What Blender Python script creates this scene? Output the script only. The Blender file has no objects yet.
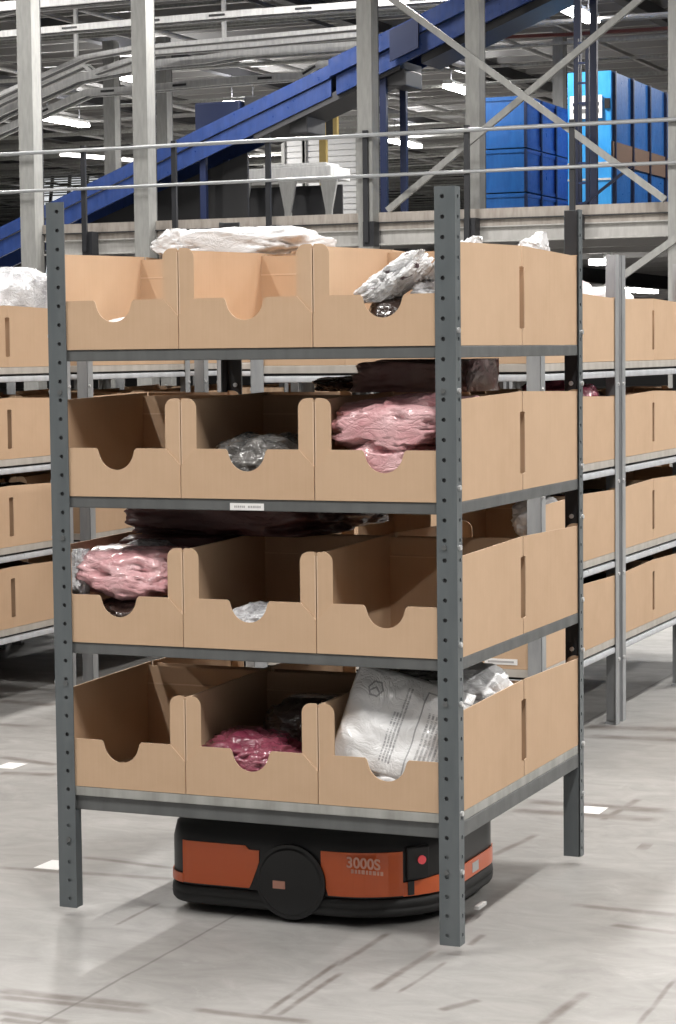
import bpy, bmesh, math, random
from mathutils import Vector, Matrix, noise

# ------------------------------------------------------------------ camera, world, exposure
S = bpy.context.scene
COL = S.collection
FLOOR = -0.03                                   # the driving robot carries the main rack 3 cm off the floor
CAM = Vector((2.04996, -5.65976, 1.65299))
RX = Vector((0.920668, 0.390195, -0.0108768))
RY = Vector((-0.0183046, 0.0709898, 0.997309))
RZ = Vector((0.389917, -0.917991, 0.0725004))
F = 2199.7
cam = bpy.data.cameras.new('camera'); cam.sensor_fit = 'HORIZONTAL'; cam.sensor_width = 36.0
cam.lens = F*36/676; cam.clip_end = 400
camo = bpy.data.objects.new('camera', cam); COL.objects.link(camo)
camo.matrix_world = Matrix(((RX.x, RY.x, RZ.x, CAM.x), (RX.y, RY.y, RZ.y, CAM.y), (RX.z, RY.z, RZ.z, CAM.z), (0, 0, 0, 1)))
S.camera = camo
S.view_settings.view_transform = 'Standard'; S.view_settings.look = 'None'
S.view_settings.exposure = 0.0; S.view_settings.gamma = 1.0; S.view_settings.use_curve_mapping = False
w = bpy.data.worlds.new('world'); S.world = w; w.use_nodes = True
w.node_tree.nodes['Background'].inputs[0].default_value = (1.0, 0.97, 0.94, 1)
w.node_tree.nodes['Background'].inputs[1].default_value = 0.08    # the bright hall behind the photographer
LAMP_W = 210.0                                  # watts of one near luminaire
FAR_W = 800.0

def at(px, py, y):
    """point of the plane y = const seen at a pixel of the photograph (used once, to measure)"""
    d = -RZ + RX*((px-338)/F) - RY*((py-512)/F)
    t = (y-CAM.y)/d.y
    return CAM + d*t

# ------------------------------------------------------------------ materials
def mat(name, col, rough=0.6, metal=0.0, spec=0.5, coat=0.0, emit=None, es=0.0, alpha=1.0):
    m = bpy.data.materials.new(name); m.use_nodes = True
    b = m.node_tree.nodes['Principled BSDF']
    b.inputs['Base Color'].default_value = (*col, 1); b.inputs['Roughness'].default_value = rough
    b.inputs['Metallic'].default_value = metal; b.inputs['Specular IOR Level'].default_value = spec
    b.inputs['Coat Weight'].default_value = coat; b.inputs['Coat Roughness'].default_value = 0.12
    b.inputs['Alpha'].default_value = alpha
    if emit: b.inputs['Emission Color'].default_value = (*emit, 1); b.inputs['Emission Strength'].default_value = es
    return m
class NT:
    def __init__(s, m): s.t = m.node_tree; s.b = s.t.nodes['Principled BSDF']
    def n(s, typ, **kw):
        x = s.t.nodes.new(typ)
        for k, v in kw.items(): setattr(x, k, v)
        return x
    def l(s, a, b): s.t.links.new(a, b)
    def math(s, op, a, b=None, c=None, clamp=False):
        x = s.n('ShaderNodeMath', operation=op, use_clamp=clamp)
        for i, v in enumerate((a, b, c)):
            if v is None: continue
            if isinstance(v, (int, float)): x.inputs[i].default_value = v
            else: s.l(v, x.inputs[i])
        return x.outputs[0]
    def noise(s, vec, scale, detail=4, rough=.55, dist=0.0):
        x = s.n('ShaderNodeTexNoise'); x.inputs['Scale'].default_value = scale
        x.inputs['Detail'].default_value = detail; x.inputs['Roughness'].default_value = rough
        x.inputs['Distortion'].default_value = dist
        if vec is not None: s.l(vec, x.inputs['Vector'])
        return x.outputs['Fac']
    def maprange(s, v, a, b, c, d):
        x = s.n('ShaderNodeMapRange'); s.l(v, x.inputs[0])
        for i, q in enumerate((a, b, c, d)): x.inputs[i+1].default_value = q
        return x.outputs[0]
    def mix(s, f, a, b):
        x = s.n('ShaderNodeMix', data_type='RGBA')
        for i, v in ((0, f), (6, a), (7, b)):
            if isinstance(v, (int, float)): x.inputs[i].default_value = v
            elif isinstance(v, tuple): x.inputs[i].default_value = (*v, 1)
            else: s.l(v, x.inputs[i])
        return x.outputs[2]
    def mapping(s, vec, scale=(1, 1, 1), loc=(0, 0, 0), rot=(0, 0, 0), typ='POINT'):
        x = s.n('ShaderNodeMapping', vector_type=typ); s.l(vec, x.inputs[0])
        x.inputs['Location'].default_value = loc; x.inputs['Rotation'].default_value = rot; x.inputs['Scale'].default_value = scale
        return x.outputs[0]
    def coord(s, k='Object'): return s.n('ShaderNodeTexCoord').outputs[k]
    def bump(s, h, strength, dist=.01):
        x = s.n('ShaderNodeBump'); x.inputs['Strength'].default_value = strength; x.inputs['Distance'].default_value = dist
        s.l(h, x.inputs['Height']); s.l(x.outputs[0], s.b.inputs['Normal'])

def metal_mat(name, a, b, rough=.5, spec=.5, metal=0.0, bump=0):
    m = mat(name, a, rough, metal, spec); q = NT(m); co = q.coord()
    f = q.noise(q.mapping(co, (6, 6, 1.2)), 3.0, 5)
    q.l(q.mix(q.maprange(f, .35, .65, 0, 1), a, b), q.b.inputs['Base Color'])
    q.l(q.maprange(q.noise(co, 12, 3), .3, .7, rough-.08, rough+.1), q.b.inputs['Roughness'])
    return m
def cardboard(name, a, b, c):
    m = mat(name, a, .82, 0, .25); q = NT(m); co = q.coord()
    info = q.n('ShaderNodeObjectInfo').outputs['Random']
    f = q.noise(q.mapping(co, (3, 3, 3)), 2.5, 5)
    k = q.mix(q.maprange(f, .3, .7, 0, 1), a, b)
    g = q.noise(q.mapping(co, (160, 160, 3)), 1.0, 2)               # faint flutes of the corrugated board
    k = q.mix(q.math('MULTIPLY', q.maprange(g, .35, .65, 0, 1), .18), k, c)
    k = q.mix(q.math('MULTIPLY', info, .3), k, c)
    q.l(k, q.b.inputs['Base Color']); q.bump(g, .12, .001)
    return m
def bag_mat(name, a, b, rough=.3, coat=.8, bumps=.9, scale=14, alpha=1.0, spec=.5):
    m = mat(name, a, rough, 0, spec, coat, alpha=alpha); q = NT(m); co = q.coord()
    f = q.noise(co, scale*.35, 4, .5, .6)
    q.l(q.mix(q.maprange(f, .38, .62, 0, 1), a, b), q.b.inputs['Base Color'])
    n1 = q.noise(q.mapping(co, (1, 1.3, 2.0), rot=(.4, .3, .7)), scale, 4, .55, .45)
    ridge = q.math('ABSOLUTE', q.math('SUBTRACT', n1, .5))
    r = q.math('POWER', q.math('MULTIPLY', ridge, 4.0), .5)
    q.bump(r, bumps*.75, .006)
    return m

M = {}
M['post'] = metal_mat('grey_painted_steel', (.105, .120, .127), (.130, .145, .152), .45)
M['beam'] = metal_mat('grey_beam_steel', (.105, .110, .110), (.13, .135, .135), .5)
M['tray'] = metal_mat('galvanised_tray', (.30, .30, .28), (.42, .42, .40), .55)
M['bolt'] = mat('zinc_bolt', (.75, .75, .75), .3, .6)
M['silver'] = metal_mat('silver_painted_steel', (.33, .34, .35), (.42, .43, .44), .42)
M['silver_post'] = metal_mat('silver_post_steel', (.27, .28, .29), (.36, .37, .38), .42)
M['silver_beam'] = metal_mat('bright_beam_steel', (.50, .52, .55), (.60, .62, .65), .35)
M['band'] = metal_mat('beige_deck_edge', (.42, .39, .35), (.50, .47, .43), .6)
M['card'] = cardboard('cardboard', (.585, .405, .268), (.53, .36, .232), (.64, .46, .315))
M['card_edge'] = mat('cardboard_cut_edge', (.70, .52, .37), .9, 0, .2)
M['white'] = mat('white_paper', (.85, .84, .83), .6)
M['ink'] = mat('black_ink', (.16, .16, .17), .6)
M['grey_ink'] = mat('grey_ink', (.42, .41, .41), .7)
M['black'] = mat('black_plastic', (.012, .012, .013), .42)
M['blackrub'] = mat('black_rubber', (.018, .018, .018), .6)
M['orange'] = mat('orange_plastic', (.72, .125, .022), .35, 0, .5, .3)
M['peach'] = mat('pale_pink_mark', (.72, .36, .27), .5)
M['red'] = mat('red_button', (.70, .08, .09), .4, emit=(1, .1, .12), es=.25)
M['bag_white'] = bag_mat('white_plastic_bag', (.86, .86, .87), (.80, .80, .81), .4, .3, .6)
M['bag_silver'] = bag_mat('silvery_plastic_bag', (.42, .42, .44), (.80, .80, .82), .22, .8, 1.0, 18)
M['bag_pink'] = bag_mat('pink_plastic_bag', (.60, .27, .29), (.78, .48, .50), .28, .9, .9, 16)
M['bag_pale'] = bag_mat('pale_pink_bag', (.86, .62, .65), (.90, .82, .83), .3, .6, .8, 18)
M['bag_magenta'] = bag_mat('magenta_plastic_bag', (.22, .035, .07), (.34, .09, .13), .25, 1.0, 1.0, 16)
M['bag_maroon'] = bag_mat('maroon_plastic_bag', (.075, .026, .024), (.125, .05, .046), .42, .3, .7, 7)
M['bag_mauve'] = bag_mat('mauve_plastic_bag', (.34, .15, .15), (.58, .40, .38), .35, .4, .7, 9)
M['bag_clear'] = bag_mat('smoky_clear_bag', (.05, .05, .05), (.20, .19, .18), .2, 1.0, 1.0, 20)
def net_mat():
    m = bag_mat('striped_mesh_bag', (.8, .8, .8), (.8, .8, .8), .3, .8, 1.0, 20); q = NT(m); co = q.coord()
    v = q.n('ShaderNodeTexVoronoi', feature='DISTANCE_TO_EDGE'); v.inputs['Scale'].default_value = 17
    d = q.n('ShaderNodeVectorMath', operation='ADD'); q.l(co, d.inputs[0]); nn = q.n('ShaderNodeTexNoise'); nn.inputs['Scale'].default_value = 14; q.l(co, nn.inputs['Vector'])
    d2 = q.n('ShaderNodeVectorMath', operation='SCALE'); q.l(nn.outputs['Color'], d2.inputs[0]); d2.inputs['Scale'].default_value = .05; q.l(d2.outputs[0], d.inputs[1])
    q.l(q.mapping(d.outputs[0], (.8, 1, 2.2), rot=(0, .6, 0)), v.inputs['Vector'])
    q.l(q.mix(q.maprange(v.outputs['Distance'], .27, .36, 0, 1), (.90, .90, .91), (.10, .06, .07)), q.b.inputs['Base Color'])
    return m
M['bag_net'] = net_mat()
M['bag_dark'] = bag_mat('dark_brown_bag', (.03, .016, .013), (.05, .03, .024), .25, .9, .8, 12)
M['column'] = metal_mat('pale_column_steel', (.27, .27, .26), (.33, .33, .315), .5)
M['galv'] = metal_mat('galvanised_conveyor', (.50, .50, .50), (.64, .64, .63), .45)
M['darksteel'] = mat('dark_steel', (.030, .030, .033), .5)
M['railpost'] = mat('black_rail_post', (.02, .021, .025), .5)
M['railbar'] = mat('silver_rail_bar', (.36, .37, .38), .35, .3)
M['fascia'] = metal_mat('deck_fascia', (.34, .30, .265), (.44, .40, .36), .6)
M['fasciabeam'] = metal_mat('deck_beam', (.44, .43, .41), (.52, .51, .49), .5)
M['blue'] = metal_mat('blue_conveyor_paint', (.013, .032, .120), (.019, .043, .155), .35)
M['navy'] = mat('navy_paint', (.007, .014, .05), .4)
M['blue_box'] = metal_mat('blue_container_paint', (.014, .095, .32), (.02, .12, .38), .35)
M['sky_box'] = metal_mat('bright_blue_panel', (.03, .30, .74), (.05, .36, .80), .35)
M['rust'] = mat('rusty_pipe', (.13, .035, .028), .5)
M['brown'] = mat('brown_panel', (.14, .085, .06), .6)
M['roof'] = mat('dark_roof_sheet', (.060, .057, .056), .7)
M['purlin'] = mat('roof_purlin_steel', (.32, .31, .30), .45)
M['shutter'] = mat('pale_shutter', (.55, .55, .55), .5)
M['yellow'] = mat('yellow_guard_paint', (.38, .28, .10), .5)
M['wall'] = mat('far_wall', (.10, .10, .10), .8)
M['under'] = mat('mezzanine_underside', (.10, .095, .09), .7)
M['tube'] = mat('lamp_tube', (1, 1, 1), .4, emit=(1, .98, .95), es=26)
M['sky_pane'] = mat('daylight_panel', (.8, .8, .8), .5, emit=(.95, .98, 1), es=.75)

# concrete floor with joints and tyre marks
def floor_mat():
    m = mat('concrete_floor', (.4, .4, .4), .5, 0, .4); q = NT(m); co = q.coord()
    a = q.noise(q.mapping(co, (.7, .7, 1)), 1.1, 6, .6)
    b = q.noise(q.mapping(co, (2.0, 3.4, 1)), 2.2, 7, .65, .8)
    c = q.noise(co, 38, 4, .7)
    k = q.mix(q.maprange(a, .3, .7, 0, 1), (.325, .318, .308), (.395, .386, .375))
    k = q.mix(q.maprange(b, .36, .68, 0, .55), k, (.25, .243, .234))
    k = q.mix(q.maprange(c, .62, .80, 0, .35), k, (.49, .48, .47))
    k = q.mix(q.maprange(q.noise(q.mapping(co, (1.2, 1.2, 1), (3, 7, 0)), 1.7, 8, .7, 1.5), .60, .72, 0, .45), k, (.50, .49, .478))
    segs = [(-1.04,-.73,-.6,-.72,.02),(-1.01,-.78,-.57,-.76,.016),(-.47,-.7,-.15,-.69,.015),(-.93,-.9,-.72,-.91,.015),(-.9,-.95,-.78,-.95,.014),
     (-.3,-.14,-.29,-.69,.008),(-.25,-.26,-.25,-.67,.008),(-.28,.17,-.29,-.19,.009),(-.09,.05,-.11,-.38,.01),(-.02,-.06,-.04,-.37,.006),
     (.42,-.2,.4,-.5,.013),(.61,0,.62,-.41,.006),(.12,.67,.44,.66,.017),(.3,.49,.5,.46,.015),(-.49,2.09,.04,2.1,.035),(-.48,1.92,.05,1.94,.033),
     (-.13,1.87,-.11,2.27,.013),(-.68,3.51,-.18,3.55,.037),(-.75,3.73,-.25,3.82,.052),(-.32,1.2,-.28,1.55,.011),(-2.85,2.21,-2.53,2.13,.024),
     (-2.66,1.9,-2.42,1.94,.03),(-1.78,.48,-1.15,.54,.016),(-1.6,.71,-1.22,.67,.014),(-3.65,3.5,-3.32,3.48,.038),(-1.07,-.03,-1.07,.25,.006),
     (.12,-.48,.18,-.36,.013),(.1,1.51,.14,1.51,.036),(-.02,.13,-.02,.25,.009),(-.55,4.6,.2,4.62,.04),(-4.2,2.95,-3.1,2.9,.03)]
    jit = q.n('ShaderNodeTexNoise'); q.l(co, jit.inputs['Vector']); jit.inputs['Scale'].default_value = 5
    sub = q.n('ShaderNodeVectorMath', operation='MULTIPLY_ADD'); q.l(jit.outputs['Color'], sub.inputs[0])
    sub.inputs[1].default_value = (.014, .014, 0); q.l(co, sub.inputs[2])
    ad = q.n('ShaderNodeVectorMath', operation='SUBTRACT'); q.l(sub.outputs[0], ad.inputs[0]); ad.inputs[1].default_value = (.007, .007, 0)
    tot = None
    for (x0, y0, x1, y1, hw) in segs:
        L = math.hypot(x1-x0, y1-y0)
        v = q.mapping(ad.outputs[0], (1, 1, 1), ((x0+x1)/2, (y0+y1)/2, 0), (0, 0, math.atan2(y1-y0, x1-x0)), 'TEXTURE')
        sp = q.n('ShaderNodeSeparateXYZ'); q.l(v, sp.inputs[0])
        ay = q.maprange(q.math('ABSOLUTE', sp.outputs[1]), hw*.5, hw*1.7, 1, 0)
        ax = q.maprange(q.math('ABSOLUTE', sp.outputs[0]), L/2*.88, L/2*1.08, 1, 0)
        t = q.math('MULTIPLY', ax, ay)
        tot = t if tot is None else q.math('MAXIMUM', tot, t)
    br = q.maprange(q.noise(q.mapping(co, (5, 5, 1)), 2, 3, .5), .30, .60, .45, 1)
    k = q.mix(q.math('MULTIPLY', q.math('MULTIPLY', tot, br), .66), k, (.11, .085, .072))
    # saw-cut joints: long thin dark grooves of the slab
    jt = None
    for (x, axis) in ((-.785, 0), (-6.8, 0), (5.2, 0), (5.6, 1), (-5.4, 1)):
        sp = q.n('ShaderNodeSeparateXYZ'); q.l(ad.outputs[0], sp.inputs[0])
        t = q.maprange(q.math('ABSOLUTE', q.math('SUBTRACT', sp.outputs[axis], x)), .002, .007, 1, 0)
        jt = t if jt is None else q.math('MAXIMUM', jt, t)
    k = q.mix(q.math('MULTIPLY', jt, .6), k, (.12, .11, .10))
    q.l(k, q.b.inputs['Base Color'])
    q.l(q.maprange(b, .3, .7, .38, .6), q.b.inputs['Roughness'])
    q.bump(c, .08, .004)
    return m
M['floor'] = floor_mat()

# ------------------------------------------------------------------ mesh helpers
class MB:
    def __init__(s): s.v = []; s.f = []; s.m = []; s.mats = []; s.sm = []
    def mi(s, m):
        if m not in s.mats: s.mats.append(m)
        return s.mats.index(m)
    def add(s, vs, fs, m, smooth=False):
        o = len(s.v); s.v += [tuple(x) for x in vs]; k = s.mi(m)
        for f in fs: s.f.append(tuple(i+o for i in f)); s.m.append(k); s.sm.append(smooth)
    def box(s, x0, x1, y0, y1, z0, z1, m, b=0.0):
        if b <= 0:
            v = [(x, y, z) for x in (x0, x1) for y in (y0, y1) for z in (z0, z1)]
            s.add(v, [(0, 1, 3, 2), (4, 6, 7, 5), (0, 4, 5, 1), (2, 3, 7, 6), (0, 2, 6, 4), (1, 5, 7, 3)], m)
        else:
            bm = bmesh.new(); bmesh.ops.create_cube(bm, size=1)
            for v in bm.verts: v.co = Vector(((x0+x1)/2+v.co.x*(x1-x0), (y0+y1)/2+v.co.y*(y1-y0), (z0+z1)/2+v.co.z*(z1-z0)))
            bmesh.ops.bevel(bm, geom=bm.edges[:], offset=b, segments=2, affect='EDGES', profile=.6)
            s.bm(bm, m)
    def bm(s, bm, m, smooth=False):
        bm.verts.index_update(); s.add([v.co[:] for v in bm.verts], [[v.index for v in f.verts] for f in bm.faces], m, smooth); bm.free()
    def bar(s, a, b, w, h, m, up=(0, 0, 1)):
        """box bar from a to b, w across, h along up"""
        a, b = Vector(a), Vector(b); d = (b-a).normalized(); up = Vector(up); r = d.cross(up).normalized(); u = r.cross(d)
        v = [p+r*(sx*w/2)+u*(sy*h/2) for p in (a, b) for sx in (-1, 1) for sy in (-1, 1)]
        s.add(v, [(0, 1, 3, 2), (4, 6, 7, 5), (0, 4, 5, 1), (2, 3, 7, 6), (0, 2, 6, 4), (1, 5, 7, 3)], m)
    def cyl(s, a, b, r, m, n=10, r2=None):
        a, b = Vector(a), Vector(b); d = (b-a).normalized(); t = Vector((0, 0, 1)) if abs(d.z) < .9 else Vector((1, 0, 0))
        e = d.cross(t).normalized(); g = e.cross(d); r2 = r if r2 is None else r2
        v = [p+e*(q*math.cos(2*math.pi*i/n))+g*(q*math.sin(2*math.pi*i/n)) for p, q in ((a, r), (b, r2)) for i in range(n)]
        s.add(v, [(i, (i+1) % n, n+(i+1) % n, n+i) for i in range(n)], m, n > 6)
        s.add(v, [tuple(range(n))[::-1], tuple(range(n, 2*n))], m)
    def plate(s, pts, frame, t, m, me=None):
        """flat plate: 2-D outline pts, frame = (origin, ex, ey, normal), thickness t along the normal"""
        o, ex, ey, nn = [Vector(q) for q in frame]; n = len(pts)
        A = [o+ex*p[0]+ey*p[1] for p in pts]; B = [q+nn*t for q in A]
        s.add(A+B, [tuple(range(n))[::-1], tuple(range(n, 2*n))], m)
        s.add(A+B, [(i, (i+1) % n, n+(i+1) % n, n+i) for i in range(n)], me or m)
    def band(s, pts, y0, y1, th, m):
        """bent bar following pts [(x,z)...] (its top line), th tall, y0..y1 deep"""
        n = len(pts); v = []
        for (x, z) in pts: v += [(x, y0, z), (x, y1, z), (x, y1, z-th), (x, y0, z-th)]
        f = []
        for i in range(n-1):
            a, b = 4*i, 4*i+4
            f += [(a, a+1, b+1, b), (a+1, a+2, b+2, b+1), (a+2, a+3, b+3, b+2), (a+3, a, b, b+3)]
        f += [(3, 2, 1, 0), (4*n-4, 4*n-3, 4*n-2, 4*n-1)]
        s.add(v, f, m)
    def build(s, name, parent=None, bevel=0.0, smooth=None):
        me = bpy.data.meshes.new(name); me.from_pydata(s.v, [], s.f)
        for m in s.mats: me.materials.append(m)
        me.polygons.foreach_set('material_index', s.m)
        me.polygons.foreach_set('use_smooth', s.sm if smooth is None else [smooth]*len(s.f))
        bm = bmesh.new(); bm.from_mesh(me); bmesh.ops.recalc_face_normals(bm, faces=bm.faces); bm.to_mesh(me); bm.free()
        me.update()
        o = bpy.data.objects.new(name, me); COL.objects.link(o); o.parent = parent
        if bevel > 0:
            b = o.modifiers.new('bevel', 'BEVEL'); b.width = bevel; b.segments = 2; b.limit_method = 'ANGLE'; b.angle_limit = math.radians(50)
        return o
def tag(o, label=None, cat=None, group=None, kind=None):
    if label: o['label'] = label
    if cat: o['category'] = cat
    if group: o['group'] = group
    if kind: o['kind'] = kind
    return o
def thing(name, loc, label, cat, group=None, rz=0):
    o = bpy.data.objects.new(name, None); COL.objects.link(o); o.location = loc; o.rotation_euler = (0, 0, rz); o.empty_display_size = .1
    return tag(o, label, cat, group)
def copy_tree(o, parent=None):
    c = o.copy(); COL.objects.link(c); c.parent = parent
    for ch in o.children: copy_tree(ch, c)
    return c

# ------------------------------------------------------------------ the setting
b = MB(); b.box(-60, 45, -12, 95, FLOOR-.2, FLOOR, M['floor'])
tag(b.build('floor'), kind='structure')
b = MB(); b.box(-60, 45, 92, 92.3, FLOOR, 12, M['wall']); tag(b.build('wall_back'), kind='structure')
b = MB(); b.box(-60.3, -60, -12, 92, FLOOR, 12, M['wall']); tag(b.build('wall_left'), kind='structure')
b = MB(); b.box(45, 45.3, -12, 92, FLOOR, 12, M['wall']); tag(b.build('wall_right'), kind='structure')
b = MB(); b.box(-60, 45, 12, 92, 9.0, 9.2, M['roof']); tag(b.build('ceiling'), kind='structure')
b = MB(); rnd = random.Random(5)
for i in range(60):
    y = 24+i*1.12; b.box(-59, 44, y, y+.12, 8.55, 8.8, M['purlin'])
for i in range(17):
    x = -56+i*5.8; b.box(x-.12, x+.12, 13, 91, 8.3, 8.55, M['darksteel'])
for i in range(10):
    x = -53.4+i*5.8; b.cyl((x, 14, 8.1), (x, 91, 8.1), .05, M['galv'], 8)
for i in range(70):                                # sprinkler lines and cable trays under the purlins
    y = 26+i*.93; b.box(-58, 44, y, y+.05, 8.12-.25*(i % 3), 8.17-.25*(i % 3), M['tray'] if i % 4 else M['purlin'])
for i in range(24):
    x = -56+i*4.1; b.box(x-.04, x+.04, 24, 91, 7.95, 8.02, M['purlin'] if i % 2 else M['roof'])
tag(b.build('ceiling_beams'), kind='structure')
# mezzanine
XL = -14.35
b = MB()
b.box(XL, 30, 22.3, 90, 3.33, 3.50, M['under'])
b.box(XL, 30, 22.16, 22.3, 3.40, 3.53, M['fascia']); b.box(XL, 30, 22.2, 22.3, 3.30, 3.385, M['fascia'])
b.box(XL, 30, 22.13, 22.3, 3.385, 3.40, M['darksteel'])
tag(b.build('mezzanine_floor'), kind='structure')
b = MB(); b.box(XL, 30, 22.16, 22.34, 3.285, 3.30, M['fasciabeam']); b.box(XL, 30, 22.24, 22.27, 3.11, 3.285, M['fasciabeam']); b.box(XL, 30, 22.16, 22.34, 3.09, 3.115, M['fasciabeam'])
tag(b.build('mezzanine_edge_beam'), kind='structure')
b = MB()
for i in range(34):
    y = 23.6+i*1.9; b.box(XL, 30, y, y+.1, 3.05, 3.33, M['purlin'])
for i in range(9): b.box(-14+i*5, -13.8+i*5, 22.4, 88, 2.8, 3.05, M['darksteel'])
tag(b.build('mezzanine_joists'), kind='structure')

# columns
def column(px0, px1, y, ztop, label, dark=.55):
    a = at(px0, 200, y).x; c = at(px1, 200, y).x; w_ = (c-a); t = thing('steel_column', (a, y, FLOOR), label, 'column', 'steel columns of the mezzanine')
    b = MB(); h = ztop-FLOOR
    b.box(0, w_*.86, 0, .03, 0, h, M['column']); b.box(w_*.80, w_*.86, .03, .24, 0, h, M['column']); b.box(0, .03, .03, .24, 0, h, M['column'])
    b.box(.03, w_*.80, .17, .20, 0, h, M['column'])
    b.build('upright', t)
    b = MB(); b.box(-.06, w_+.06, -.03, .30, 0, .02, M['darksteel']); b.build('base_plate', t)
    b = MB(); b.box(-.0, w_*.86, .24, .27, 2.2, 8.2, M['darksteel']); b.build('cable_channel', t)
column(20, 37, 21.95, 8.3, 'pale steel mezzanine column at the far left, beside the top of the blue conveyor foot')
column(134, 151, 21.95, 8.3, 'pale steel mezzanine column crossing the middle of the blue incline, second from the left')
column(358, 375, 21.95, 8.3, 'pale steel mezzanine column left of the crossed braces, in front of the blue conveyor')
column(668, 684, 21.95, 8.3, 'pale steel mezzanine column at the right end of the crossed braces')
column(466, 482, 23.2, 8.3, 'pale steel column standing behind the crossed braces, beside the stacked blue containers')
column(553, 565, 38, 8.3, 'grey steel column beside the tall bright blue cabinet')
column(105, 118, 36, 8.3, 'slim grey column under the slotted overhead rail, behind the blue incline')
column(158, 170, 36, 8.3, 'slim dark-backed column just right of the second mezzanine column')

# guard railing
t = thing('guard_railing', (0, 21.85, 3.45), 'black post railing with two silver bars along the mezzanine edge', 'railing')
b = MB(); b.cyl((-22, 0, 1.09), (12, 0, 1.09), .028, M['railbar']); b.build('top_rail', t)
b = MB(); b.cyl((-22, 0, .55), (12, 0, .55), .024, M['railbar']); b.build('middle_rail', t)
for k in range(13):
    x = -13.52+1.44*k
    b = MB(); b.box(x-.035, x+.035, .03, .08, -.33, 1.16, M['railpost']); b.box(x-.06, x+.10, .08, .27, -.38, -.05, M['railpost']); b.build('railing_post', t)
# crossed braces between the columns
t = thing('cross_brace', (0, 21.925, 3.5), 'two crossed pale steel brace bars above the mezzanine, in front of the blue containers', 'brace')
def brace(a, c, par):
    b = MB(); b.bar((a[0], 0, a[1]-3.5), (c[0], 0, c[1]-3.5), .06, .085, M['column']); o = b.build('brace_bar', par)
brace((-10.0, 7.22), (-5.10, 3.54), t)
brace((-4.2, 7.10), (-9.03, 3.56), t)
t.children[1].location.y = .335
t = thing('brace_bar', (0, 21.915, 3.5), 'single pale diagonal brace bar below the mezzanine edge at the right', 'brace')
b = MB(); b.bar((-4.78, 0, 3.16-3.5), (-6.4, 0, 2.1-3.5), .06, .09, M['column']); b.build('bar', t)

# ------------------------------------------------------------------ lamps (luminaires of the hall, a few of them added to brighten it)
LAMPN = [0]
def lamp(x, y, z, label, watts, group, L=1.7, vis=True):
    t = thing('ceiling_lamp', (x, y, z), label, 'lamp', group)
    b = MB(); b.box(-.11, .11, -L/2, L/2, .05, .14, M['galv']); b.build('housing', t)
    b = MB(); b.box(-.13, .13, -L/2+.04, L/2-.04, -.03, .05, M['tube']); b.build('lamp_tube', t)
    if z > 5:
        for s_ in (-1, 1):
            b = MB(); b.cyl((0, s_*L*.35, .14), (0, s_*L*.35, 8.3-z if z < 8.2 else .2), .012, M['darksteel'], 6); b.build('hanger', t)
    if watts > 0:
        l = bpy.data.lights.new('lamp_light', 'AREA'); l.shape = 'RECTANGLE'; l.size = .25; l.size_y = L; l.energy = watts; l.color = (1, .97, .93)
        lo = bpy.data.objects.new('lamp_light', l); COL.objects.link(lo); lo.parent = t; lo.location = (0, 0, -.05)
        if y > 20 and z > 5:                        # open luminaires: part of the light goes up to the roof
            l2 = bpy.data.lights.new('lamp_uplight', 'AREA'); l2.shape = 'RECTANGLE'; l2.size = .25; l2.size_y = L; l2.energy = watts*.13
            lo = bpy.data.objects.new('lamp_uplight', l2); COL.objects.link(lo); lo.parent = t; lo.location = (0, 0, .17); lo.rotation_euler = (math.pi, 0, 0)
    return t
for (x, y, lab, L) in ((-9.44, 32.4, 'bright tube lamp above the crossed braces, near the end of the blue conveyor', 2.3),
    (-15.17, 42.3, 'small tube lamp left of the column behind the crossed braces', 1.7),
    (-21.03, 53.9, 'tube lamp just right of the third column, below the blue conveyor', 2.2),
    (-20.96, 42.9, 'tube lamp just above the middle of the blue incline', 1.7),
    (-20.86, 36.8, 'tube lamp left of the second column, below the slotted overhead rail', 1.5),
    (-26.55, 44.0, 'tube lamp right of the first column, below the grey overhead conveyors', 2.3)):
    lamp(x, y, 7.6, lab, FAR_W, 'tube lamps over the mezzanine', L)
lamp(-11.1, 42.8, 2.95, 'tube lamp hanging under the mezzanine deck at the right', 40, 'tube lamps under the deck', 2.4)
lamp(-7.3, 26.6, 2.95, 'short tube lamp under the mezzanine edge beside the main rack top', 0, 'tube lamps under the deck', .5)
# luminaires over the picking floor, above and behind the camera
side_w = {-9.4: .7, -3.6: .8, 2.2: .95, 8.0: .95}
along = ('far behind the camera', 'behind the camera', 'over the dark rack', 'over the silver rack rows', 'in front of the mezzanine')
across = ('far left', 'left', 'right', 'far right')
for i, x in enumerate((-9.4, -3.6, 2.2, 8.0)):
    for j, y in enumerate((-9.5, -3.5, 2.5, 8.5, 15.0)):
        lamp(x, y, 7.6, 'long white tube lamp in the %s lamp row, %s' % (across[i], along[j]), LAMP_W*side_w[x]*(.06, 1.65, 1.25, 1.25, 3.2)[j], 'tube lamps over the picking floor', 1.8)
for (x, y, lab) in ((-9.4, 26, 'above the mezzanine edge'), (-3.6, 30, 'right of the ladder mast'), (-15.2, 19, 'added front light before the blue incline'), (-26.5, 32, 'far left over the mezzanine'),
    (-3.6, 40, 'behind the blue cabinet'), (-15.2, 52, 'deep in the hall, middle'), (-26.5, 56, 'deep in the hall, left'), (-9.4, 60, 'deep in the hall, right'), (-20.9, 19, 'added front light before the foot of the blue incline'), (-12, 23, 'added for the rails above the mezzanine edge, middle'), (-18, 23, 'added for the rails above the mezzanine edge, left'), (-20.9, 68, 'farthest at the left'), (-12, 75, 'farthest at the right')):  # lamps at the edge and before the incline added to light the rails
    lamp(x, y, 8.1, 'tube lamp among the roof beams, ' + lab, FAR_W*(.28 if y < 20 else .6), 'tube lamps in the roof', 1.6)

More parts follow.
